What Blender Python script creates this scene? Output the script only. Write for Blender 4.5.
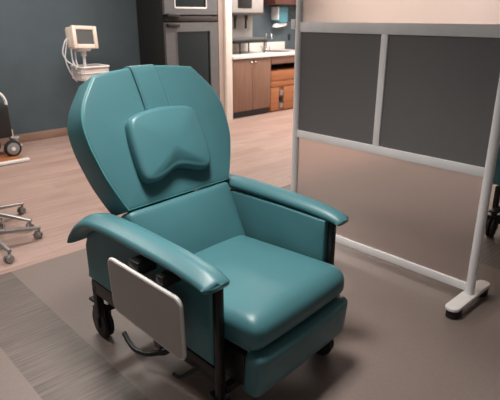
import bpy, bmesh, math, random
from mathutils import Vector, Matrix, Euler
random.seed(4)
S = bpy.context.scene
for o in list(bpy.data.objects): bpy.data.objects.remove(o)
C = S.collection

# ---------------------------------------------------------------- camera
PITCH = math.atan(185/515); YAW = math.radians(43.3)
cam_d = bpy.data.cameras.new('camera'); cam = bpy.data.objects.new('camera', cam_d); C.objects.link(cam)
cam_d.sensor_fit = 'HORIZONTAL'; cam_d.sensor_width = 36; cam_d.lens = 36*515/500
cam_d.clip_start = 0.05; cam_d.clip_end = 60
cam.location = (0, 0, 1.5)
cam.rotation_euler = Euler((math.pi/2-PITCH, 0, -YAW), 'XYZ')
S.camera = cam
cam_d.dof.use_dof = True; cam_d.dof.focus_distance = 2.15; cam_d.dof.aperture_fstop = 5.6

# ---------------------------------------------------------------- world, exposure
w = bpy.data.worlds.new('world'); S.world = w; w.use_nodes = True
w.node_tree.nodes['Background'].inputs[0].default_value = (.9, .95, 1, 1)
w.node_tree.nodes['Background'].inputs[1].default_value = .05
S.view_settings.view_transform = 'Standard'; S.view_settings.look = 'None'
S.view_settings.gamma = 1; S.view_settings.use_curve_mapping = False
S.view_settings.exposure = 0.35

# ---------------------------------------------------------------- ceiling lamps (area lights at ceiling height) and added fill lights
def area(name, loc, sx, sy, power, col=(1, .93, .86), tgt=None):
    d = bpy.data.lights.new(name, 'AREA'); d.shape = 'RECTANGLE'; d.size = sx; d.size_y = sy
    d.energy = power; d.color = col
    o = bpy.data.objects.new(name, d); C.objects.link(o); o.location = loc
    if tgt: o.rotation_euler = (Vector(tgt)-Vector(loc)).to_track_quat('-Z', 'Y').to_euler()
    return o
dl = area('ceiling_downlight', (1.15, 1.5, 2.74), .5, .5, 17, (1, .95, .91)); dl.data.spread = math.radians(88)
area('ceiling_panel_lamp', (2.3, 4.9, 2.72), 1.8, .6, 54)
area('ceiling_panel_lamp', (5.6, 4.9, 2.72), 1.6, .6, 66)
area('ceiling_panel_lamp', (0.1, 3.6, 2.72), .6, 1.2, 38, (1, .95, .9))
area('ceiling_panel_lamp', (5.8, 1.0, 2.72), 1.0, .6, 26)
area('ceiling_panel_lamp', (6.5, 5.4, 2.7), .9, .3, 22, (1, .9, .8))
area('wall_fill_light', (6.2, 3.2, 2.7), .5, 3.0, 70, (1, .95, .92), (7.4, 3.2, 1.5))  # unseen fill added to brighten the wall behind the upper frosted panel
area('front_fill_light', (-1.9, -1.6, 1.9), 1.6, 1.4, 9, (1, .96, .93), (2.2, 2.4, .7))  # added fill from behind the camera, no window built; lifts the upright faces

# ---------------------------------------------------------------- materials
def mat(name, col, rough=.5, metal=0, spec=.5, noise=None, bump=None, coat=0):
    """noise=(scale, amount, stretch xyz)  bump=(scale, strength)"""
    m = bpy.data.materials.new(name); m.use_nodes = True; nt = m.node_tree; b = nt.nodes['Principled BSDF']
    b.inputs['Base Color'].default_value = (*col, 1); b.inputs['Roughness'].default_value = rough
    b.inputs['Metallic'].default_value = metal; b.inputs['Specular IOR Level'].default_value = spec
    b.inputs['Coat Weight'].default_value = coat
    tc = nt.nodes.new('ShaderNodeTexCoord')
    n = nt.nodes.new('ShaderNodeTexNoise'); mp = nt.nodes.new('ShaderNodeMapping')
    sc, am, st = noise or (6, .05, (1, 1, 1))
    mp.inputs['Scale'].default_value = st; n.inputs['Scale'].default_value = sc; n.inputs['Detail'].default_value = 4
    nt.links.new(tc.outputs['Object'], mp.inputs[0]); nt.links.new(mp.outputs[0], n.inputs['Vector'])
    mx = nt.nodes.new('ShaderNodeMix'); mx.data_type = 'RGBA'
    mx.inputs[6].default_value = (*[c*(1-am) for c in col], 1); mx.inputs[7].default_value = (*[min(1, c*(1+am)) for c in col], 1)
    rp = nt.nodes.new('ShaderNodeMapRange'); rp.inputs[1].default_value = .3; rp.inputs[2].default_value = .7
    nt.links.new(n.outputs[0], rp.inputs[0]); nt.links.new(rp.outputs[0], mx.inputs[0]); nt.links.new(mx.outputs[2], b.inputs['Base Color'])
    if bump:
        n2 = nt.nodes.new('ShaderNodeTexNoise'); n2.inputs['Scale'].default_value = bump[0]
        bp = nt.nodes.new('ShaderNodeBump'); bp.inputs['Strength'].default_value = bump[1]; bp.inputs['Distance'].default_value = .002
        nt.links.new(tc.outputs['Object'], n2.inputs['Vector']); nt.links.new(n2.outputs[0], bp.inputs['Height']); nt.links.new(bp.outputs[0], b.inputs['Normal'])
    return m

def wood_floor(name, c1, c2, c3, st=(.9, 26, 1), seam=.35):
    """vinyl planks running along X with fine grain streaks"""
    m = bpy.data.materials.new(name); m.use_nodes = True; nt = m.node_tree; b = nt.nodes['Principled BSDF']; N = nt.nodes.new; L = nt.links.new
    b.inputs['Roughness'].default_value = .5
    tc = N('ShaderNodeTexCoord')
    mp = N('ShaderNodeMapping'); mp.inputs['Scale'].default_value = st; L(tc.outputs['Object'], mp.inputs[0])
    n1 = N('ShaderNodeTexNoise'); n1.inputs['Scale'].default_value = 2.2; n1.inputs['Detail'].default_value = 6; n1.inputs['Roughness'].default_value = .65; L(mp.outputs[0], n1.inputs['Vector'])
    br = N('ShaderNodeTexBrick'); br.inputs['Scale'].default_value = 1; br.inputs['Brick Width'].default_value = 1.2; br.inputs['Row Height'].default_value = .15
    br.inputs['Mortar Size'].default_value = .0018; br.inputs['Color1'].default_value = (.28, .28, .28, 1); br.inputs['Color2'].default_value = (.72, .72, .72, 1); br.inputs['Mortar'].default_value = (.1, .1, .1, 1)
    L(tc.outputs['Object'], br.inputs['Vector'])
    r = N('ShaderNodeValToRGB'); r.color_ramp.elements[0].position = .36; r.color_ramp.elements[0].color = (*c1, 1)
    r.color_ramp.elements[1].position = .66; r.color_ramp.elements[1].color = (*c3, 1); e = r.color_ramp.elements.new(.5); e.color = (*c2, 1)
    L(n1.outputs[0], r.inputs[0])
    mx = N('ShaderNodeMix'); mx.data_type = 'RGBA'; mx.blend_type = 'SOFT_LIGHT'; mx.inputs[0].default_value = seam
    L(r.outputs[0], mx.inputs[6]); L(br.outputs[0], mx.inputs[7]); L(mx.outputs[2], b.inputs['Base Color'])
    return m

def laminate(name, col, am=.18, rough=.45, axis=2):
    st = [14, 14, 14]; st[axis] = .8
    return mat(name, col, rough, noise=(3, am, tuple(st)))

def frosted(name, tint, rough=.5, diff=.25):
    m = bpy.data.materials.new(name); m.use_nodes = True; nt = m.node_tree; N = nt.nodes.new; L = nt.links.new
    nt.nodes.remove(nt.nodes['Principled BSDF']); out = nt.nodes['Material Output']
    rf = N('ShaderNodeBsdfRefraction'); rf.inputs['Color'].default_value = (*tint, 1); rf.inputs['Roughness'].default_value = rough; rf.inputs['IOR'].default_value = 1.18
    tr = N('ShaderNodeBsdfTranslucent'); tr.inputs['Color'].default_value = (*tint, 1)
    df = N('ShaderNodeBsdfDiffuse'); df.inputs['Color'].default_value = (*[c*.8 for c in tint], 1)
    gl = N('ShaderNodeBsdfGlossy'); gl.inputs['Roughness'].default_value = .35
    a = N('ShaderNodeMixShader'); a.inputs[0].default_value = .4; L(tr.outputs[0], a.inputs[1]); L(df.outputs[0], a.inputs[2])
    b = N('ShaderNodeMixShader'); b.inputs[0].default_value = diff; L(rf.outputs[0], b.inputs[1]); L(a.outputs[0], b.inputs[2])
    c = N('ShaderNodeMixShader'); c.inputs[0].default_value = .03; L(b.outputs[0], c.inputs[1]); L(gl.outputs[0], c.inputs[2]); L(c.outputs[0], out.inputs[0])
    return m

TEAL = mat('teal_vinyl', (.054, .160, .180), .40, noise=(5, .05, (1, 1, 1)), bump=(900, .12), spec=.45)
TEAL_SIDE = mat('teal_vinyl_side', (.060, .175, .195), .45, bump=(900, .12), spec=.35)
PIPING = mat('teal_piping', (.085, .29, .30), .35)
SEAM = mat('dark_seam_thread', (.012, .05, .055), .7)
BLACK = mat('black_plastic', (.012, .012, .013), .42)
RUBBER = mat('black_rubber', (.012, .011, .011), .7)
BLACKMETAL = mat('black_enamel', (.014, .013, .013), .35, .2)
FWOOD2 = wood_floor('strip_vinyl', (.088, .071, .062), (.125, .10, .088), (.18, .147, .131), (1.3, 42, 1), .1)
LEGM = mat('satin_metal', (.33, .32, .31), .35, .5)
BANDM = mat('dark_band', (.035, .026, .026), .4)
PALESTEEL = mat('pale_steel_panel', (.36, .34, .33), .5, .1)
TRAY = mat('grey_laminate', (.31, .275, .26), .42)
TRAY_EDGE = mat('pale_edge_band', (.60, .58, .56), .4)
STEEL = mat('brushed_steel', (.165, .165, .17), .42, .5, noise=(4, .08, (1, 1, 20)))
CHROME = mat('chrome', (.7, .7, .7), .18, 1)
ALU = mat('painted_aluminium', (.86, .85, .85), .45, 0)
FOOTWHITE = mat('white_plastic', (.80, .78, .76), .4)
DARKPANEL = mat('charcoal_panel', (.15, .145, .147), .55, noise=(300, .12, (1, 1, 1)))
FROST = frosted('frosted_polycarbonate', (.86, .81, .79), .36, .18)
WALLDARK = mat('slate_paint', (.076, .104, .122), .75, bump=(300, .05))
WALLLIGHT = mat('warm_white_paint', (.72, .66, .62), .8, bump=(300, .05))
CEIL = mat('ceiling_tile', (.7, .69, .67), .9)
TRIM = mat('cream_panel', (.78, .70, .63), .45)
REVEAL = mat('beige_panel', (.40, .31, .27), .5)
BASEB = laminate('reddish_wood_base', (.30, .19, .145), .15, .5, 0)
FWOOD = wood_floor('plank_vinyl', (.31, .205, .172), (.375, .255, .217), (.445, .315, .272))
FSMOOTH = mat('taupe_sheet_vinyl', (.195, .154, .137), .45, noise=(60, .05, (1, 1, 1)), spec=.4)
BROWN = laminate('brown_laminate', (.20, .105, .068), .16)
ORANGE = laminate('honey_wood', (.34, .125, .048), .14, .5, 0)
REDDARK = laminate('dark_red_wood', (.09, .03, .022), .2)
COUNTER = mat('white_solid_surface', (.74, .69, .66), .35)
GLASSDARK = mat('dark_glass', (.006, .014, .016), .08)
DARKSIDE = mat('black_steel_side', (.016, .015, .013), .45)
IVORY = mat('ivory_plastic', (.76, .64, .55), .45)
SCREENG = mat('grey_screen', (.11, .115, .115), .12)
CABLE = mat('pale_cable', (.62, .62, .63), .45)
BASKETM = mat('white_wire', (.74, .66, .64), .5)
BLUEBOX = mat('blue_plastic', (.07, .25, .32), .3)
PAPER = mat('white_paper', (.85, .82, .8), .8)
HUB = mat('grey_hub', (.30, .29, .29), .4, .3)

# ---------------------------------------------------------------- helpers
def obj(name, bm, m, parent=None, smooth=True, ang=40):
    me = bpy.data.meshes.new(name); bmesh.ops.recalc_face_normals(bm, faces=bm.faces); bm.to_mesh(me); bm.free()
    o = bpy.data.objects.new(name, me); C.objects.link(o); me.materials.append(m)
    if smooth:
        for p in me.polygons: p.use_smooth = True
        me.set_sharp_from_angle(angle=math.radians(ang))
    if parent: o.parent = parent
    return o
def empty(name, loc, rz=0):
    o = bpy.data.objects.new(name, None); C.objects.link(o); o.location = loc; o.rotation_euler = (0, 0, rz); o.empty_display_size = .1
    return o
def tag(o, label, cat, group=None):
    o['label'] = label; o['category'] = cat
    if group: o['group'] = group
    return o
def structure(o): o['kind'] = 'structure'; return o
def merge(bm, tmp):
    me = bpy.data.meshes.new('t'); tmp.to_mesh(me); tmp.free(); bm.from_mesh(me); bpy.data.meshes.remove(me)
def box(bm, x0, x1, y0, y1, z0, z1, bev=0, seg=2, M=None):
    t = bmesh.new(); bmesh.ops.create_cube(t, size=1)
    for v in t.verts: v.co = Vector(((x0+x1)/2+v.co.x*(x1-x0), (y0+y1)/2+v.co.y*(y1-y0), (z0+z1)/2+v.co.z*(z1-z0)))
    if bev: bmesh.ops.bevel(t, geom=t.edges[:], offset=bev, segments=seg, profile=.5, affect='EDGES')
    if M: bmesh.ops.transform(t, matrix=M, verts=t.verts)
    merge(bm, t); return bm
def B(*a, **k): return box(bmesh.new(), *a, **k)
def cyl(bm, p0, p1, r, n=20, r2=None, bev=0):
    p0, p1 = Vector(p0), Vector(p1); d = p1-p0; t = bmesh.new()
    bmesh.ops.create_cone(t, cap_ends=True, segments=n, radius1=r, radius2=r if r2 is None else r2, depth=d.length)
    if bev:
        es = [e for e in t.edges if abs(abs(e.verts[0].co.z)-d.length/2) < 1e-5 and abs(e.verts[0].co.z-e.verts[1].co.z) < 1e-5]
        bmesh.ops.bevel(t, geom=es, offset=bev, segments=2, profile=.5, affect='EDGES')
    M = Matrix.Translation((p0+p1)/2) @ d.to_track_quat('Z', 'Y').to_matrix().to_4x4()
    bmesh.ops.transform(t, matrix=M, verts=t.verts); merge(bm, t); return bm
def catmull(pts, n=6, closed=False):
    P = [Vector(p) for p in pts]; out = []; k = len(P)
    rng = range(k) if closed else range(k-1)
    for i in rng:
        if closed: a, b, c, d = P[(i-1) % k], P[i], P[(i+1) % k], P[(i+2) % k]
        else: a, b, c, d = P[max(i-1, 0)], P[i], P[i+1], P[min(i+2, k-1)]
        for j in range(n):
            t = j/n; out.append(.5*((2*b)+(c-a)*t+(2*a-5*b+4*c-d)*t*t+(3*b-a-3*c+d)*t**3))
    if not closed: out.append(P[-1])
    return out
def tube(bm, pts, r, n=8, closed=False):
    P = [Vector(p) for p in pts]; rings = []; up = None
    for i, p in enumerate(P):
        if closed: t = P[(i+1) % len(P)]-P[i-1]
        else: t = P[min(i+1, len(P)-1)]-P[max(i-1, 0)]
        t.normalize()
        if up is None: up = Vector((0, 0, 1)) if abs(t.z) < .9 else Vector((1, 0, 0))
        a = up-t*up.dot(t); a.normalize(); up = a; b = t.cross(a)
        rings.append([bm.verts.new(p+(a*math.cos(2*math.pi*k/n)+b*math.sin(2*math.pi*k/n))*r) for k in range(n)])
    m = len(rings)
    for i in range(m if closed else m-1):
        A, D = rings[i], rings[(i+1) % m]
        for k in range(n): bm.faces.new((A[k], A[(k+1) % n], D[(k+1) % n], D[k]))
    if not closed: bm.faces.new(rings[0][::-1]); bm.faces.new(rings[-1])
    return bm
def skin_rings(bm, rings, caps=True):
    R = [[bm.verts.new(p) for p in r] for r in rings]; n = len(R[0])
    for A, D in zip(R, R[1:]):
        for k in range(n): bm.faces.new((A[k], A[(k+1) % n], D[(k+1) % n], D[k]))
    if caps: bm.faces.new(R[0][::-1]); bm.faces.new(R[-1])
    return bm
def offset(out, d):
    """inset a closed CCW 2D outline by d along its normals"""
    n = len(out); res = []
    for i in range(n):
        t = out[(i+1) % n]-out[i-1]; t.normalize(); res.append(out[i]+Vector((-t.y, t.x))*d)
    return res
def pad(bm, out, thick, r, fmap, crown=0, back_r=None, front=None):
    """upholstered slab: closed CCW outline (u,t) -> fmap(u,t,depth); depth 0 is the front face, thick behind"""
    out = [Vector((p[0], p[1])) for p in out]; br = r if back_r is None else back_r
    prof = []
    prof.append((None, thick))
    for k in range(5): a = math.pi/2*k/4; prof.append((br*(1-math.sin(a)), thick-br*(1-math.cos(a))))
    for k in range(6): a = math.pi/2*k/5; prof.append((r*(1-math.cos(a)), r*(1-math.sin(a))))
    c = sum(out, Vector((0, 0)))/len(out)
    rings = []
    for ins, dep in prof[1:]:
        rings.append([Vector((p.x, p.y, dep)) for p in offset(out, ins)])
    base = offset(out, r)
    for s in (.93, .85, .74, .6, .45, .3, .15, .05):
        h = crown*(1-(s**2.2))
        rings.append([Vector((c.x+(p.x-c.x)*s, c.y+(p.y-c.y)*s, -h)) for p in base])
    if front:
        for rg in rings:
            for v in rg:
                if v.z < r*1.01: v.z += front(v.x, v.y)
    skin_rings(bm, [[fmap(v.x, v.y, v.z) for v in rg] for rg in rings])
    return bm
def rrect(x0, x1, y0, y1, r, n=6):
    o = []
    for cx, cy, a0 in ((x1-r, y0+r, -90), (x1-r, y1-r, 0), (x0+r, y1-r, 90), (x0+r, y0+r, 180)):
        for k in range(n+1): a = math.radians(a0+90*k/n); o.append(Vector((cx+r*math.cos(a), cy+r*math.sin(a))))
    return o
def cushion(bm, x0, x1, y0, y1, z0, z1, r, n=14, deform=None):
    """rounded box with a dense grid on every face, then freely deformed"""
    t = bmesh.new(); bmesh.ops.create_cube(t, size=2); bmesh.ops.subdivide_edges(t, edges=t.edges[:], cuts=n, use_grid_fill=True)
    c = Vector(((x0+x1)/2, (y0+y1)/2, (z0+z1)/2)); h = Vector(((x1-x0)/2, (y1-y0)/2, (z1-z0)/2))
    for v in t.verts:
        q = []
        for i in range(3):
            s = v.co[i]; q.append(math.copysign(abs(math.sin(abs(s)*math.pi/2))**.9, s)*h[i])
        q = Vector(q); inn = Vector([max(-h[i]+r, min(h[i]-r, q[i])) for i in range(3)]); d = q-inn
        if d.length > 1e-9: q = inn+d.normalized()*r
        p = c+q
        if deform: p = deform(p, Vector((q.x/h.x, q.y/h.y, q.z/h.z)))
        v.co = p
    merge(bm, t); return bm
def dup_tree(o, parent=None):
    c = o.copy(); C.objects.link(c)
    if parent: c.parent = parent
    for ch in [x for x in bpy.data.objects if x.parent == o and x is not c]:
        dup_tree(ch, c)
    return c

# ---------------------------------------------------------------- room
def slab(name, x0, x1, y0, y1, z0, z1, m): return structure(obj(name, B(x0, x1, y0, y1, z0, z1), m, smooth=False))
RX0, RX1, RY0, RY1, RZ = -3.0, 7.42, -3.0, 6.55, 2.8
slab('floor', .88, 3.12, RY0, 3.1, -.1, 0, FSMOOTH)
slab('floor', RX0, .56, RY0, 3.1, -.1, 0, FSMOOTH)
slab('floor', 3.50, RX1, RY0, 3.1, -.1, 0, FSMOOTH)
slab('floor', .56, .88, RY0, 3.1, -.1, 0, FWOOD2)
slab('floor', 3.12, 3.50, RY0, 3.1, -.1, 0, FWOOD2)
slab('floor', RX0, RX1, 3.1, RY1, -.1, 0, FWOOD)
slab('ceiling', RX0, RX1, RY0, RY1, RZ, RZ+.1, CEIL)
slab('wall_back', RX0, RX1, RY1, RY1+.1, 0, RZ, WALLDARK)
slab('wall_right', RX1, RX1+.1, RY0, RY1, 0, RZ, WALLLIGHT)
slab('wall_left', RX0-.1, RX0, RY0, RY1, 0, RZ, WALLDARK)
slab('wall_front', RX0, RX1, RY0-.1, RY0, 0, RZ, WALLDARK)
structure(obj('baseboard_back', B(RX0, 4.0, 6.535, 6.55, 0, .105, bev=.004), BASEB))
# built-in reveal and cream end panel beside the kitchenette
structure(obj('trim_1', B(4.93, 5.03, 5.88, 6.55, 0, RZ), REVEAL, smooth=False))
structure(obj('trim_2', B(5.03, 5.15, 5.84, 6.55, 0, RZ, bev=.003), TRIM))

# ---------------------------------------------------------------- recliner
CY = 1.56
def Y(y): return y-CY           # measured depth -> recliner frame
def make_recliner(tray=True):
    R = empty('recliner', (0, 0, 0))
    # seat cushion
    def dseat(p, q):
        if q.z > -.2: p.z += .018*(1-q.x**2)*max(0, q.z)*(1-.5*q.y**2)
        p.z += -.018*(q.y*.5+.5)*max(0, q.z)            # slopes down to the back
        p.y += -.03*max(0, -q.y)*(1-abs(q.z)**2)*(1-.3*q.x**2)
        return p
    s = obj('seat_cushion', cushion(bmesh.new(), -.305, .300, Y(1.015), Y(1.66), .342, .492, .052, 18, dseat), TEAL, R)
    # footrest
    def dfoot(p, q):
        p.y += -.010*(1-q.x**2)*(1-q.z**2)*max(0, -q.y)
        p.y += .02*(.5-.5*q.z)-.01
        return p
    f = obj('footrest', cushion(bmesh.new(), -.300, .300, Y(.985), Y(1.075), .160, .352, .030, 14, dfoot), TEAL, R)
    for sx in (-.285, .285):
        obj('footrest_gap_filler', B(sx-.012, sx+.012, Y(1.06), Y(1.30), .20, .335), BLACKMETAL, R)  # black plates added to keep the gap behind the footrest dark
    # lower backrest, inclined
    al = math.radians(25); sa, ca = math.sin(al), math.cos(al)
    def bm_map(u, t, d):        # plane of the back: t upward along it, d behind it
        return Vector((u, Y(1.71)+t*sa+d*ca, .73+t*ca-d*sa))
    def dlow(p, q):
        return bm_map(p.x, p.y, p.z-.016*(1-q.x**2)*(1-q.y**2)*max(0, -q.z))
    obj('lower_backrest', cushion(bmesh.new(), -.302, .302, -.32, -.004, -.004, .09, .024, 14, dlow), TEAL, R)
    # upper backrest
    half = [(.302, .0), (.336, .070), (.372, .16), (.395, .25), (.402, .34), (.393, .415), (.356, .490), (.276, .588)]
    rt = catmull([(a, b, 0) for a, b in half], 5)
    top = [Vector((.276*(1-2*k/14), .588+.022*math.sin(math.pi*k/14), 0)) for k in range(1, 14)]
    lf = [Vector((-p.x, p.y, 0)) for p in reversed(rt)]
    bot = [Vector((-.302+.604*k/14, 0, 0)) for k in range(1, 14)]
    ring = [Vector((p.x+.010+.022*min(1, p.y/.22), p.y)) for p in rt+top+lf+bot]
    ub = obj('upper_backrest', pad(bmesh.new(), ring, .152, .014, bm_map, .012, back_r=.018), TEAL, R)
    obj('piping', tube(bmesh.new(), [bm_map(p.x, p.y, .006) for p in offset(ring, .005)], .0042, 6, True), PIPING, ub)
    obj('back_shell', B(-.20, .20, -.01, .01, -.18, .42, bev=.006, M=Matrix.Translation(bm_map(0, 0, .164)) @ Matrix.Rotation(-al, 4, 'X')), BLACK, R)
    # strap over the top of the back and head pillow hanging from it
    sp = [(.375, -.016), (.46, -.018), (.54, -.014), (.590, -.009), (.609, .002), (.617, .03), (.617, .08), (.615, .142), (.60, .158), (.50, .161), (.40, .161)]
    sp = [Vector((a, b, 0)) for a, b in sp]; cl = catmull(sp, 4); rings = []
    for i, p in enumerate(cl):
        t = cl[min(i+1, len(cl)-1)]-cl[max(i-1, 0)]; t.normalize(); nn = Vector((-t.y, t.x, 0)); hw = .068+.004*max(0, 1-i/10)
        rings.append([bm_map(.014+sx, (p+nn*sd).x, (p+nn*sd).y) for sx, sd in ((-hw, 0), (-hw+.004, .004), (hw-.004, .004), (hw, 0), (hw-.004, -.004), (-hw+.004, -.004))])
    pil = obj('head_pillow', pad(bmesh.new(), catmull([
        (-.170, .085, 0), (-.120, .088, 0), (-.078, .100, 0), (-.038, .115, 0), (.005, .117, 0), (.055, .102, 0), (.095, .088, 0), (.140, .080, 0), (.178, .098, 0), (.196, .150, 0), (.201, .24, 0), (.196, .32, 0),
        (.182, .366, 0), (.150, .388, 0), (.08, .398, 0), (0, .402, 0), (-.08, .398, 0), (-.150, .386, 0), (-.188, .358, 0), (-.202, .30, 0), (-.208, .22, 0), (-.208, .14, 0), (-.198, .10, 0)], 4, True),
        .055, .026, lambda u, t, d: bm_map(u+.006, t, d-.060), .016, back_r=.012,
        front=lambda u, t: .005*math.exp(-((u+.01)**2/.0012+(t-.150)**2/.0015))), TEAL, R)
    obj('pillow_strap', skin_rings(bmesh.new(), rings), TEAL, pil)
    for sx in (-.062, .062):
        obj('strap_stitching', tube(bmesh.new(), [bm_map(.014+sx, p.x, p.y-.0042) for p in cl[:18]], .0007, 4), SEAM, pil)
    # arms
    for sgn, nm in ((-1, 'L'), (1, 'R')):
        path = [(1.085, .646, .020, .036), (1.11, .655, .025, .036), (1.17, .667, .029, .036), (1.30, .680, .032, .038), (1.50, .690, .034, .040), (1.68, .694, .034, .040), (1.80, .686, .034, .038), (1.87, .664, .031, .036), (1.93, .630, .028, .034), (1.975, .588, .024, .030), (2.005, .545, .018, .024)]
        cl2 = catmull([(y, z, 0) for y, z, a, b in path], 5); n = len(cl2); rings = []
        for i, p in enumerate(cl2):
            t = cl2[min(i+1, n-1)]-cl2[max(i-1, 0)]; t.normalize(); nn = Vector((-t.y, t.x)); f_ = i/(n-1)*(len(path)-1); k = min(int(f_), len(path)-2)
            th = path[k][2]+(path[k+1][2]-path[k][2])*(f_-k)
            # taper at both ends
            e = min(1, i/4); q_ = i/(n-1); xo, xi = (.462-.030*q_, .338-.035*q_) if sgn < 0 else (.436, .335-.02*q_); xo -= .02*(1-e)**2; sec = []
            wide = [(xi, -.3), (xi+.004, .25), (xi+.020, .72), (xi+.05, .97), ((xo+xi)/2+.01, 1.0), (xo-.045, .86), (xo-.015, .50), (xo, .02), (xo-.004, -.36), (xo-.022, -.62), ((xo+xi)/2, -.66), (xi+.012, -.6)]
            for xx, hh in wide:
                q = Vector((p.x, p.y))+nn*(hh*th)
                sec.append(Vector((sgn*xx, Y(q.x), q.y)))
            rings.append(sec)
        ends = rings
        a0 = [v+Vector((0, -.007, 0)) for v in ends[0]]; c0 = sum(a0, Vector())/len(a0); a0 = [c0+(v-c0)*.80 for v in a0]
        a1 = [v.copy() for v in ends[-1]]; c1 = sum(a1, Vector())/len(a1)+Vector((0, .008, -.012)); a1 = [c1+(v-c1)*.6 for v in a1]
        arm = obj('armrest', skin_rings(bmesh.new(), [a0]+ends+[a1]), TEAL, R, ang=75)
        # upholstered side panel under the arm
        oy = [(1.148, .285), (1.96, .365), (1.96, .53), (1.93, .59), (1.85, .635), (1.70, .665), (1.40, .66), (1.148, .648)]
        cc = []
        for k, (a, b) in enumerate(oy): cc.append(Vector((a, b)))
        # densify
        dn = []
        for k in range(len(cc)):
            for j in range(6): dn.append(cc[k].lerp(cc[(k+1) % len(cc)], j/6))
        x_in, x_out = (.312, .372) if sgn < 0 else (.328, .388)
        obj('side_panel', pad(bmesh.new(), dn, x_out-x_in, .010, lambda u, t, d, s=sgn: Vector((s*(x_out-d), Y(u), t)), .003), TEAL_SIDE, R)
        # front post and lower rail
        obj('front_post', B((-.349 if sgn < 0 else .368)-.017, (-.349 if sgn < 0 else .368)+.017, Y(1.122), Y(1.147), .10, .648, bev=.004), BLACKMETAL, R)
        b = bmesh.new(); M = Matrix.Translation((sgn*.345, Y(1.56), .278)) @ Matrix.Rotation(math.atan2(.085, .81), 4, 'X')
        box(b, -.018, .018, -.42, .40, -.035, .035, bev=.004, M=M)
        obj('side_rail', b, BLACKMETAL, R)
        obj('rear_post', B(sgn*.345-.018, sgn*.345+.018, Y(1.925), Y(1.958), .15, .345, bev=.003), BLACKMETAL, R)
    # underframe
    b = bmesh.new(); box(b, -.32, .32, Y(1.13), Y(1.16), .135, .165); box(b, -.32, .32, Y(1.92), Y(1.95), .17, .21); box(b, -.15, -.12, Y(1.15), Y(1.93), .16, .19); box(b, .12, .15, Y(1.15), Y(1.93), .16, .19)
    box(b, -.27, .27, Y(1.15), Y(1.9), .335, .362); box(b, -.27, -.24, Y(1.3), Y(1.33), .17, .35); box(b, .24, .27, Y(1.3), Y(1.33), .17, .35); box(b, -.27, -.24, Y(1.8), Y(1.83), .17, .35); box(b, .24, .27, Y(1.8), Y(1.83), .17, .35)
    obj('underframe', b, BLACKMETAL, R, smooth=False)
    # casters
    for cx, cy, ang, rr in ((-.335, 1.15, 20, .055), (.295, 1.11, -12, .055), (-.300, 2.00, 8, .078), (.315, 2.03, -8, .072)):
        a = math.radians(ang); dx, dy = math.sin(a), math.cos(a); ax = Vector((dy, -dx, 0))
        top = Vector((cx, Y(cy-.0), .165 if rr > .06 else .14)); hub = Vector((cx-dx*.0, Y(cy), rr))
        bb = bmesh.new(); cyl(bb, top-Vector((0, 0, .02)), top+Vector((0, 0, .03)), .018)
        for s in (-1, 1):
            p = hub+ax*s*.032
            box(bb, -.004, .004, -.024, .024, -.01, top.z-rr, bev=.002, M=Matrix.Translation(p) @ Matrix.Rotation(-a, 4, 'Z'))
        box(bb, -.036, .036, -.028, .028, 0, .014, bev=.004, M=Matrix.Translation((hub.x, hub.y, top.z-.012)) @ Matrix.Rotation(-a, 4, 'Z'))
        cst = obj('caster', bb, BLACK, R)
        wb = bmesh.new(); cyl(wb, hub-ax*.024, hub-ax*.004, rr, 32, bev=.007); cyl(wb, hub+ax*.004, hub+ax*.024, rr, 32, bev=.007)
        obj('wheel', wb, RUBBER, cst)
        obj('hub_cap', cyl(bmesh.new(), hub-ax*.034, hub+ax*.034, rr*.35, 16, bev=.003), BLACK, cst)
        if rr > .06:
            obj('caster_stem_plate', B(cx-.03, cx+.03, Y(1.92), Y(2.06), .185, .20, bev=.003), BLACKMETAL, cst)
    # foot release lever
    lv = obj('release_lever', tube(bmesh.new(), catmull([(-.325, Y(1.785), .118), (-.338, Y(1.73), .10), (-.345, Y(1.675), .09), (-.335, Y(1.61), .095), (-.31, Y(1.56), .11), (-.28, Y(1.52), .125), (-.14, Y(1.50), .165)], 6), .0115, 12), BLACK, R)
    obj('lever_plate', B(-.30, -.25, Y(1.555), Y(1.60), .115, .16, bev=.006), STEEL, R)['label'] = 'silver lever plate'
    obj('brake_pedal', tube(bmesh.new(), catmull([(-.345, Y(1.24), .23), (-.385, Y(1.26), .21), (-.41, Y(1.29), .185), (-.41, Y(1.33), .18)], 4), .009), BLACK, R)
    if tray:
        # fold-down side table
        O = [(1.188, .339), (1.606, .390), (1.620, .614), (1.195, .586)]
        pts = []
        for k in range(4):
            p = Vector(O[k]); a = Vector(O[k-1]); c = Vector(O[(k+1) % 4]); r = .035
            u, v = (a-p).normalized(), (c-p).normalized(); s0, s1 = p+u*r, p+v*r
            for j in range(7):
                t = j/6; pts.append(s0*(1-t)**2+p*2*t*(1-t)+s1*t*t)
        T = obj('side_table', pad(bmesh.new(), pts, .017, .003, lambda u, t, d: Vector((-.475+d, Y(u), t)), 0), TRAY, R)
        T['label'] = 'pale grey fold-down side table'
        obj('edge_band', tube(bmesh.new(), [Vector((-.4665, Y(p.x), p.y)) for p in offset(pts, .0035)], .0088, 8, True), TRAY_EDGE, T)
        b = bmesh.new(); box(b, -.457, -.44, Y(1.25), Y(1.52), .52, .56, bev=.003); box(b, -.46, -.37, Y(1.30), Y(1.34), .585, .632, bev=.005); box(b, -.46, -.37, Y(1.44), Y(1.50), .585, .640, bev=.005)
        box(b, -.457, -.44, Y(1.31), Y(1.33), .5, .62); box(b, -.457, -.44, Y(1.46), Y(1.48), .5, .62)
        obj('table_bracket', b, BLACK, R)
    return R
TH = math.radians(5)
rec = make_recliner()
rec.rotation_euler = (0, 0, TH)
rec.location = (1.455*math.cos(TH)-CY*math.sin(TH), 1.455*math.sin(TH)+CY*math.cos(TH), 0)
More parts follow.
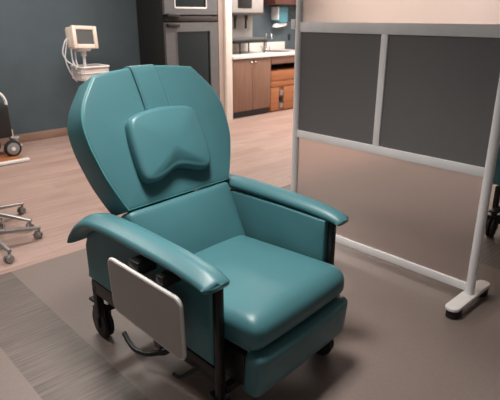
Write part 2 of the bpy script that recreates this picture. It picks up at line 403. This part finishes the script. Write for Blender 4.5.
tag(rec, 'teal vinyl medical recliner with head pillow and pale grey side table', 'recliner')
rec2 = make_recliner(False)
obj('base_cover', B(-.31, .31, Y(1.2), Y(1.94), .07, .33, bev=.01), BLACK, rec2)
rec2.location = (4.06, .975, 0); rec2.rotation_euler = (0, 0, math.radians(90))
tag(rec2, 'dark teal recliner on black casters, a sliver behind the right screen post', 'recliner')

# ---------------------------------------------------------------- privacy screen
SX, Y0, Y1 = 2.572, .980, 2.276
scr = empty('privacy_screen', (SX, (Y0+Y1)/2, 0))
def SB(x0, x1, y0, y1, z0, z1, bev=.003): return B(x0, x1, y0-(Y0+Y1)/2, y1-(Y0+Y1)/2, z0, z1, bev=bev)
yc = (Y0+Y1)/2
for y in (Y0, Y1):
    obj('post', cyl(bmesh.new(), (0, y-yc, .066), (0, y-yc, 2.12), .024, 28, bev=.004), ALU, scr)
    ft = obj('foot', pad(bmesh.new(), rrect(-.225, .21, y-yc-.038, y-yc+.038, .036, 8), .020, .006, lambda u, t, d: Vector((u, t, .068-d)), 0), FOOTWHITE, scr)
    for a, b_ in ((-.215, -.12), (.12, .20)):
        obj('foot_pad', pad(bmesh.new(), rrect(a, b_, y-yc-.034, y-yc+.034, .032, 8), .048, .005, lambda u, t, d: Vector((u, t, .049-d)), 0), RUBBER, ft)
    obj('foot_channel', B(-.18, .17, y-yc-.022, y-yc+.022, .030, .049, bev=.003), BLACK, ft)
for z0, z1 in ((.082, .128), (.728, .778), (1.400, 1.459), (2.06, 2.11)):
    obj('rail', SB(-.016, .016, Y0+.02, Y1-.02, z0, z1), ALU, scr)
obj('mullion', SB(-.015, .015, 1.622, 1.664, .778, 1.40), ALU, scr)
obj('frosted_panel', SB(-.003, .003, Y0+.02, Y1-.02, .125, .731, 0), FROST, scr, smooth=False)['label'] = 'frosted translucent lower panel'
obj('frosted_panel', SB(-.003, .003, Y0+.02, Y1-.02, 1.457, 2.063, 0), FROST, scr, smooth=False)['label'] = 'frosted translucent upper panel'
obj('solid_panel', SB(-.006, .006, Y0+.02, 1.625, .776, 1.402, 0), DARKPANEL, scr, smooth=False)
obj('solid_panel', SB(-.006, .006, 1.661, Y1-.02, .776, 1.402, 0), DARKPANEL, scr, smooth=False)
obj('hinge_clip', SB(-.02, .014, Y1+.022, Y1+.055, 1.415, 1.475), ALU, scr)
tag(scr, 'aluminium framed privacy screen with frosted and charcoal panels standing beside the teal recliner', 'room divider')

# ---------------------------------------------------------------- tall appliance with two glass doors
def XB(e, x0, x1, y0, y1, z0, z1, bev=.003):
    l = e.location; return B(x0-l.x, x1-l.x, y0-l.y, y1-l.y, z0-l.z, z1-l.z, bev=bev)
ap = empty('warming_cabinet', (4.47, 6.2, 0))
obj('body', XB(ap, 4.02, 4.925, 5.925, 6.53, .0, 2.2), DARKSIDE, ap)
def apdoor(z0, z1, gx0, gx1, gz0, gz1, hz):
    b = bmesh.new(); l = ap.location
    for a in ((4.03, gx0, z0, z1), (gx1, 4.915, z0, z1), (gx0, gx1, z0, gz0), (gx0, gx1, gz1, z1)):
        box(b, a[0]-l.x, a[1]-l.x, 5.875-l.y, 5.92-l.y, a[2], a[3])
    d = obj('door', b, STEEL, ap, smooth=False)
    obj('door_glass', XB(ap, gx0, gx1, 5.893, 5.90, gz0, gz1, 0), GLASSDARK, d, smooth=False)
    fr = bmesh.new()
    for a in ((gx0-.012, gx0, gz0-.012, gz1+.012), (gx1, gx1+.012, gz0-.012, gz1+.012), (gx0, gx1, gz0-.02, gz0), (gx0, gx1, gz1, gz1+.012)):
        box(fr, a[0]-l.x, a[1]-l.x, 5.868-l.y, 5.878-l.y, a[2], a[3])
    obj('glass_trim', fr, FOOTWHITE if hz > 1.4 else STEEL, d, smooth=False)
    obj('handle', XB(ap, 4.04, 4.235, 5.82, 5.876, hz-.028, hz+.022, .012), BLACK, d)
apdoor(1.505, 2.15, 4.20, 4.71, 1.60, 2.08, 1.497)
apdoor(.12, 1.405, 4.205, 4.765, .30, 1.29, 1.375)
obj('divider_band', XB(ap, 4.06, 4.90, 5.868, 5.925, 1.422, 1.482, .006), BANDM, ap)['label'] = 'dark band between the doors'
obj('vent_grille', XB(ap, 4.05, 4.90, 5.89, 5.925, .02, .10), BLACK, ap)
tag(ap, 'tall steel cabinet with two dark glass doors beside the cream panel', 'cabinet')

# ---------------------------------------------------------------- kitchenette
def cabinet(x0, x1, z0, z1, m, name='base_cabinet'):
    e = empty(name, ((x0+x1)/2, 6.15, 0)); obj('body', XB(e, x0, x1, 5.865, 6.53, z0, z1, .001), m, e); return e
c1 = cabinet(5.155, 5.962, .10, .885, BROWN)
for a, b_, hx in ((5.160, 5.556, 5.515), (5.561, 5.957, 5.602)):
    d = obj('door', XB(c1, a, b_, 5.843, 5.863, .105, .875, .002), BROWN, c1)
    l = c1.location
    obj('handle', tube(bmesh.new(), catmull([(hx-l.x, 5.843-l.y, .74), (hx-l.x, 5.815-l.y, .75), (hx-l.x, 5.81-l.y, .79), (hx-l.x, 5.815-l.y, .83), (hx-l.x, 5.843-l.y, .84)], 4), .005), CHROME, d)
obj('toe_kick', XB(c1, 5.16, 5.96, 5.905, 6.5, 0, .10, 0), BLACK, c1, smooth=False)
tag(c1, 'brown laminate base cabinet with two doors below the sink counter', 'cabinet')
c2 = cabinet(5.968, 6.95, .765, .885, BROWN, 'drawer_unit')
dr = obj('drawer', XB(c2, 5.972, 6.946, 5.843, 5.863, .77, .88, .002), BROWN, c2)
tag(c2, 'shallow brown drawer unit under the counter above the honey wood cart', 'drawer')
pn = obj('end_panel', B(6.955, 6.985, 5.85, 6.53, 0, .885, bev=.001), BROWN); tag(pn, 'brown laminate end panel at the far end of the counter', 'panel')
# honey wood cart stored in the knee space
hc = empty('wooden_cart', (6.42, 6.15, 0))
obj('body', XB(hc, 5.99, 6.92, 5.90, 6.50, .01, .66, .003), ORANGE, hc)
for z0, z1 in ((.50, .655), (.405, .49)):
    obj('drawer', XB(hc, 6.0, 6.91, 5.875, 5.90, z0, z1, .004), ORANGE, hc)
obj('door', XB(hc, 6.0, 6.19, 5.875, 5.90, .02, .395, .004), ORANGE, hc)
obj('door', XB(hc, 6.30, 6.91, 5.875, 5.90, .02, .395, .004), ORANGE, hc)
for z in (.10, .20, .30):
    obj('cup', cyl(bmesh.new(), (6.245-hc.location.x, 5.888-hc.location.y, z-.04), (6.245-hc.location.x, 5.888-hc.location.y, z+.035), .034, 16, .04), HUB if z != .2 else BLACK, hc)
tag(hc, 'honey coloured wooden cart with drawers tucked under the brown drawer', 'cart')
ct = empty('countertop', (6.07, 6.18, .885))
obj('slab', XB(ct, 5.155, 6.99, 5.815, 6.535, .887, .930, .004), COUNTER, ct)
obj('backsplash', XB(ct, 5.155, 6.99, 6.515, 6.545, .93, 1.06, .004), COUNTER, ct)
sk = bmesh.new(); l = ct.location
skr = rrect(6.25-l.x, 6.62-l.x, 6.02-l.y, 6.38-l.y, .06)
skin_rings(sk, [[Vector((p.x, p.y, z)) for p in offset(skr, d)] for d, z in ((-.015, .046), (0, .050), (.006, .047), (.012, .046))], caps=False)
sk.faces.new([v for v in list(sk.verts)[-len(skr):]])
obj('sink', sk, STEEL, ct)
tag(ct, 'white countertop with sink and backsplash on the brown cabinets', 'countertop')
# faucet
fc = empty('faucet', (6.44, 6.44, .932))
obj('base', cyl(bmesh.new(), (0, 0, 0), (0, 0, .03), .026, 16, .02), CHROME, fc)
obj('spout', tube(bmesh.new(), catmull([(0, 0, .02), (0, 0, .20), (-.01, -.02, .27), (-.02, -.08, .29), (-.02, -.14, .26), (-.02, -.155, .20)], 5), .012), CHROME, fc)
for s in (-.09, .09): obj('lever_handle', cyl(cyl(bmesh.new(), (s, 0, 0), (s, 0, .06), .014), (s, 0, .055), (s*1.6, -.02, .075), .008), CHROME, fc)
tag(fc, 'chrome gooseneck faucet on the white countertop', 'faucet')
# beverage dispenser on legs
dp = empty('water_dispenser', (5.72, 6.28, .932))
obj('head', XB(dp, 5.30, 6.04, 6.10, 6.46, 1.53, 1.98, .015), PALESTEEL, dp)
obj('head_panel', XB(dp, 5.50, 5.78, 6.088, 6.10, 1.60, 1.90, .003), BLACKMETAL, dp)
obj('back_panel', XB(dp, 5.33, 6.03, 6.34, 6.44, 1.16, 1.53, .004), PALESTEEL, dp)
obj('lip', XB(dp, 5.30, 6.04, 6.08, 6.40, 1.495, 1.53, .006), BANDM, dp)
for x in (5.55, 5.78):
    b = bmesh.new(); l = dp.location
    cyl(b, (x-l.x, 6.22-l.y, 1.50-l.z), (x-l.x, 6.22-l.y, 1.42-l.z), .030, 16, .022); cyl(b, (x+.02-l.x, 6.25-l.y, 1.43-l.z), (x+.02-l.x, 6.25-l.y, 1.30-l.z), .018)
    obj('nozzle', b, BLACK, dp)
obj('drip_tray', XB(dp, 5.26, 6.06, 6.02, 6.46, 1.10, 1.135, .004), BLACKMETAL, dp)
obj('tray_top', XB(dp, 5.28, 6.04, 6.04, 6.45, 1.135, 1.165, .004), STEEL, dp)
for x in (5.33, 5.50, 6.02):
    for y in (6.06, 6.42): obj('leg', cyl(bmesh.new(), (x-dp.location.x, y-dp.location.y, 0), (x-dp.location.x, y-dp.location.y, 1.105-.932), .011, 12), BLACKMETAL, dp)
tag(dp, 'steel drink dispenser with two black nozzles on a legged stand on the counter', 'dispenser')
# upper cabinet and towel dispenser
uc = empty('wall_cabinet', (6.85, 6.38, 1.66))
obj('body', XB(uc, 6.40, 7.35, 6.22, 6.54, 1.66, 2.35, .002), REDDARK, uc)
for a, b_ in ((6.405, 6.87), (6.88, 7.345)): obj('door', XB(uc, a, b_, 6.198, 6.219, 1.665, 2.345, .003), REDDARK, uc)
tag(uc, 'dark red wood wall cabinet above the towel dispenser', 'cabinet')
td = empty('paper_towel_dispenser', (6.87, 6.45, 1.38))
obj('housing', XB(td, 6.68, 6.89, 6.36, 6.54, 1.375, 1.635, .02), BLUEBOX, td)
obj('side_cover', XB(td, 6.655, 6.68, 6.37, 6.54, 1.42, 1.63, .006), ALU, td)
obj('paper_towel', pad(bmesh.new(), catmull([(-.16, -.06, 0), (0, -.05, 0), (.10, -.035, 0), (.13, 0, 0), (.06, .012, 0), (-.10, .005, 0), (-.15, -.02, 0)], 4, True), .07, .008, lambda u, t, d: Vector((u-.08, -.04+d, t-.02)), 0), PAPER, td)
tag(td, 'blue plastic paper towel dispenser with white towel hanging below it', 'dispenser')
oc = obj('wall_outlet', B(-.03, .03, -.012, 0, -.05, .05, bev=.003), BLACK); oc.location = (7.13, 6.548, 1.13)
tag(oc, 'small black wall outlet right of the paper towel dispenser', 'outlet')

# ---------------------------------------------------------------- vital signs monitor on stand
vm = empty('vital_signs_monitor', (2.975, 6.1, 0))
mm = Matrix.Translation((.0, -.02, 1.245)) @ Matrix.Rotation(math.radians(8), 4, 'Z') @ Matrix.Rotation(math.radians(-8), 4, 'X') @ Matrix.Rotation(math.radians(3), 4, 'Y')
hd = obj('monitor_housing', box(bmesh.new(), -.16, .16, -.03, .12, -.125, .125, bev=.025, seg=3, M=mm), IVORY, vm)
fr = bmesh.new()
for a in ((-.168, -.118, -.13, .13), (.118, .168, -.13, .13), (-.12, .12, .085, .13), (-.12, .12, -.13, -.08)): box(fr, a[0], a[1], -.06, -.02, a[2], a[3], bev=.01, M=mm)
obj('bezel', fr, IVORY, hd)
obj('display', box(bmesh.new(), -.12, .12, -.045, -.032, -.085, .09, M=mm), SCREENG, hd, smooth=False)
obj('mount', cyl(cyl(bmesh.new(), (0, 0, 1.09), (0, 0, 1.13), .08, 20, .11), (0, 0, 1.03), (0, 0, 1.09), .03), FOOTWHITE, vm)
obj('pole', cyl(bmesh.new(), (0, 0, .10), (0, 0, 1.10), .018), CABLE, vm)
bk = bmesh.new()
br = lambda z, g: [Vector((p.x, p.y, z)) for p in rrect(-.11-g, .22+g, -.17-g, .13+g, .04)]
skin_rings(bk, [br(.75, 0), br(.90, .012), br(.90, .006), br(.76, -.008)], caps=False); bk.faces.new([bk.verts.new(v) for v in br(.755, -.004)])
bs = obj('basket', bk, BASKETM, vm)
tb = tube(bmesh.new(), br(.91, .016), .010, 8, True); tube(tb, br(.84, .010), .005, 6, True)
for p in br(0, .012)[::2]: tube(tb, [(p.x, p.y, .76), (p.x*1.0, p.y, .905)], .004, 5)
obj('basket_rim', tb, FOOTWHITE, bs)
for k, cpts in enumerate(([(-.17, .03, 1.24), (-.22, .0, 1.20), (-.26, 0, 1.08), (-.22, -.02, .98), (-.15, -.04, .93), (-.10, -.05, .90)], [(-.15, .0, 1.16), (-.15, 0, 1.0), (-.13, -.05, .88)], [(-.19, .0, 1.22), (-.245, -.02, 1.02), (-.225, -.05, .88), (-.17, -.05, .77), (-.13, -.02, .74)], [(-.10, 0, 1.15), (-.105, 0, 1.0), (-.10, -.03, .86)])):
    obj('cable', tube(bmesh.new(), catmull(cpts, 6), .0085 if k != 2 else .006, 7), CABLE, vm)
for k in range(4):
    p = Vector((-.05+.07*k, -.09, .875+.006*(k % 2)))
    obj('cuff_tubing', tube(bmesh.new(), catmull([p, p+Vector((.03, -.03, .02)), p+Vector((.06, 0, .0)), p+Vector((.03, .03, -.02))], 4, True), .014, 7, True), (IVORY, CABLE)[k % 2], bs)
bb = bmesh.new()
for k in range(5):
    a = math.radians(72*k+20); box(bb, 0, .20, -.016, .016, .07, .10, bev=.004, M=Matrix.Rotation(a, 4, 'Z'))
cyl(bb, (0, 0, .06), (0, 0, .13), .04); obj('base', bb, ALU, vm)
for k in range(5):
    a = math.radians(72*k+20); x, y = .19*math.cos(a), .19*math.sin(a)
    obj('caster', cyl(cyl(bmesh.new(), (x-.015, y, .028), (x+.015, y, .028), .028), (x, y, .04), (x, y, .075), .008), RUBBER, vm)
tag(vm, 'ivory vital signs monitor on a rolling stand with white basket and cables behind the recliner', 'medical monitor')

# ---------------------------------------------------------------- rolling five star bases at the left edge
def star_base(loc, a0, rad, up=0):
    e = empty('rolling_stool', (loc[0], loc[1], 0)); 
    obj('hub', cyl(cyl(bmesh.new(), (0, 0, .075), (0, 0, .135+up), .038, 20, .030, bev=.004), (0, 0, .13), (0, 0, .42), .020), ALU, e)
    for k in range(5):
        a = math.radians(a0+72*k); u = Vector((math.cos(a), math.sin(a), 0)); v = Vector((-u.y, u.x, 0)); rings = []
        for t in (.02, .06, .12, .2, .27, rad-.02, rad+.012):
            f = t/rad; hw = .019-.007*f; zt = .125+up-(.035+up)*f; th = .034-.016*f
            rings.append([u*t+v*(hw*c)+Vector((0, 0, zt+th*d)) for c, d in ((-1, -1), (-1, -.25), (-.6, 0), (.6, 0), (1, -.25), (1, -1))])
        obj('leg', skin_rings(bmesh.new(), rings), LEGM, e)
        cp = u*rad; ca_ = math.radians(a0+72*k+50+37*k); w_ = Vector((math.cos(ca_), math.sin(ca_), 0)); d_ = Vector((-w_.y, w_.x, 0))*.012
        hb = bmesh.new(); cyl(hb, cp+Vector((0, 0, .045)), cp+Vector((0, 0, .078)), .009)
        box(hb, -.012, .012, -.022, .020, .03, .058, bev=.006, M=Matrix.Translation((cp.x+d_.x, cp.y+d_.y, 0)) @ Matrix.Rotation(ca_, 4, 'Z'))
        cs = obj('caster', hb, HUB, e)
        for s in (-1, 1): cyl_b = cyl(bmesh.new(), cp+d_+w_*s*.008+Vector((0, 0, .027)), cp+d_+w_*s*.023+Vector((0, 0, .027)), .027, 20, bev=.004); obj('wheel', cyl_b, HUB, cs)
    obj('seat', pad(bmesh.new(), [Vector((.115*math.cos(2*math.pi*k/32), .115*math.sin(2*math.pi*k/32))) for k in range(32)], .05, .02, lambda u, t, d: Vector((u, t, .465-d)), .006), BLACK, e)
    return e
sA = star_base((.909, 3.559), math.degrees(math.atan2(-.079, .311)), .321)
tag(sA, 'silver five-legged rolling stool base nearest the camera at the left edge', 'stool', 'rolling stools at the left edge')
sB = star_base((1.005, 3.93), -49, .345, .035)
sB.rotation_euler = (0, 0, 0)
tag(sB, 'silver five-legged rolling stool base just behind the nearest stool at the left edge', 'stool', 'rolling stools at the left edge')

# ---------------------------------------------------------------- black cart by the slate wall, left edge
wc = empty('equipment_cart', (1.68, 5.92, 0))
obj('body', B(-.50, .235, -.12, .16, .24, .60, bev=.03), BLACK, wc)
obj('lower_shell', B(-.50, .10, -.10, .16, .13, .26, bev=.02), BLACKMETAL, wc)
obj('handle', tube(bmesh.new(), catmull([(-.05, .02, .56), (-.02, .02, .70), (.08, .02, .73), (.19, .02, .71), (.245, .02, .64), (.24, .02, .56), (.10, .02, .50)], 5), .017, 10), FOOTWHITE, wc)['label'] = 'white loop handle'
obj('grip', cyl(bmesh.new(), (-.02, .02, .715), (.06, .02, .76), .03), BLACK, wc)
for x in (.20, -.36):
    wl = obj('wheel', cyl(bmesh.new(), (x, -.16, .125), (x, -.115, .125), .092, 32, bev=.012), RUBBER, wc)
    hb = cyl(bmesh.new(), (x, -.166, .125), (x, -.112, .125), .066, 28, bev=.004)
    obj('hub_cap', hb, HUB, wl)
    obj('axle_cap', cyl(bmesh.new(), (x, -.172, .125), (x, -.11, .125), .022, 12), FOOTWHITE, wl)
for p0, p1, r in (((.22, -.05, .22), (.31, -.05, .21), .02), ((.24, -.06, .11), (.33, -.06, .12), .018), ((.27, -.07, .21), (.28, -.07, .08), .02)):
    obj('coupling', cyl(bmesh.new(), p0, p1, r, 12), HUB, wc)
obj('footplate', B(-.50, .24, -.28, .14, .020, .042, bev=.004), ORANGE, wc)['label'] = 'honey wood footplate'
obj('footplate_edge', B(-.50, .30, -.33, -.275, .005, .035, bev=.006), FOOTWHITE, wc)['label'] = 'white footplate edge'
obj('stem', cyl(bmesh.new(), (.262, .03, .04), (.262, .03, .30), .022, 14), IVORY, wc)
tag(wc, 'black wheeled equipment cart with white handle and grey wheel against the slate wall', 'cart')
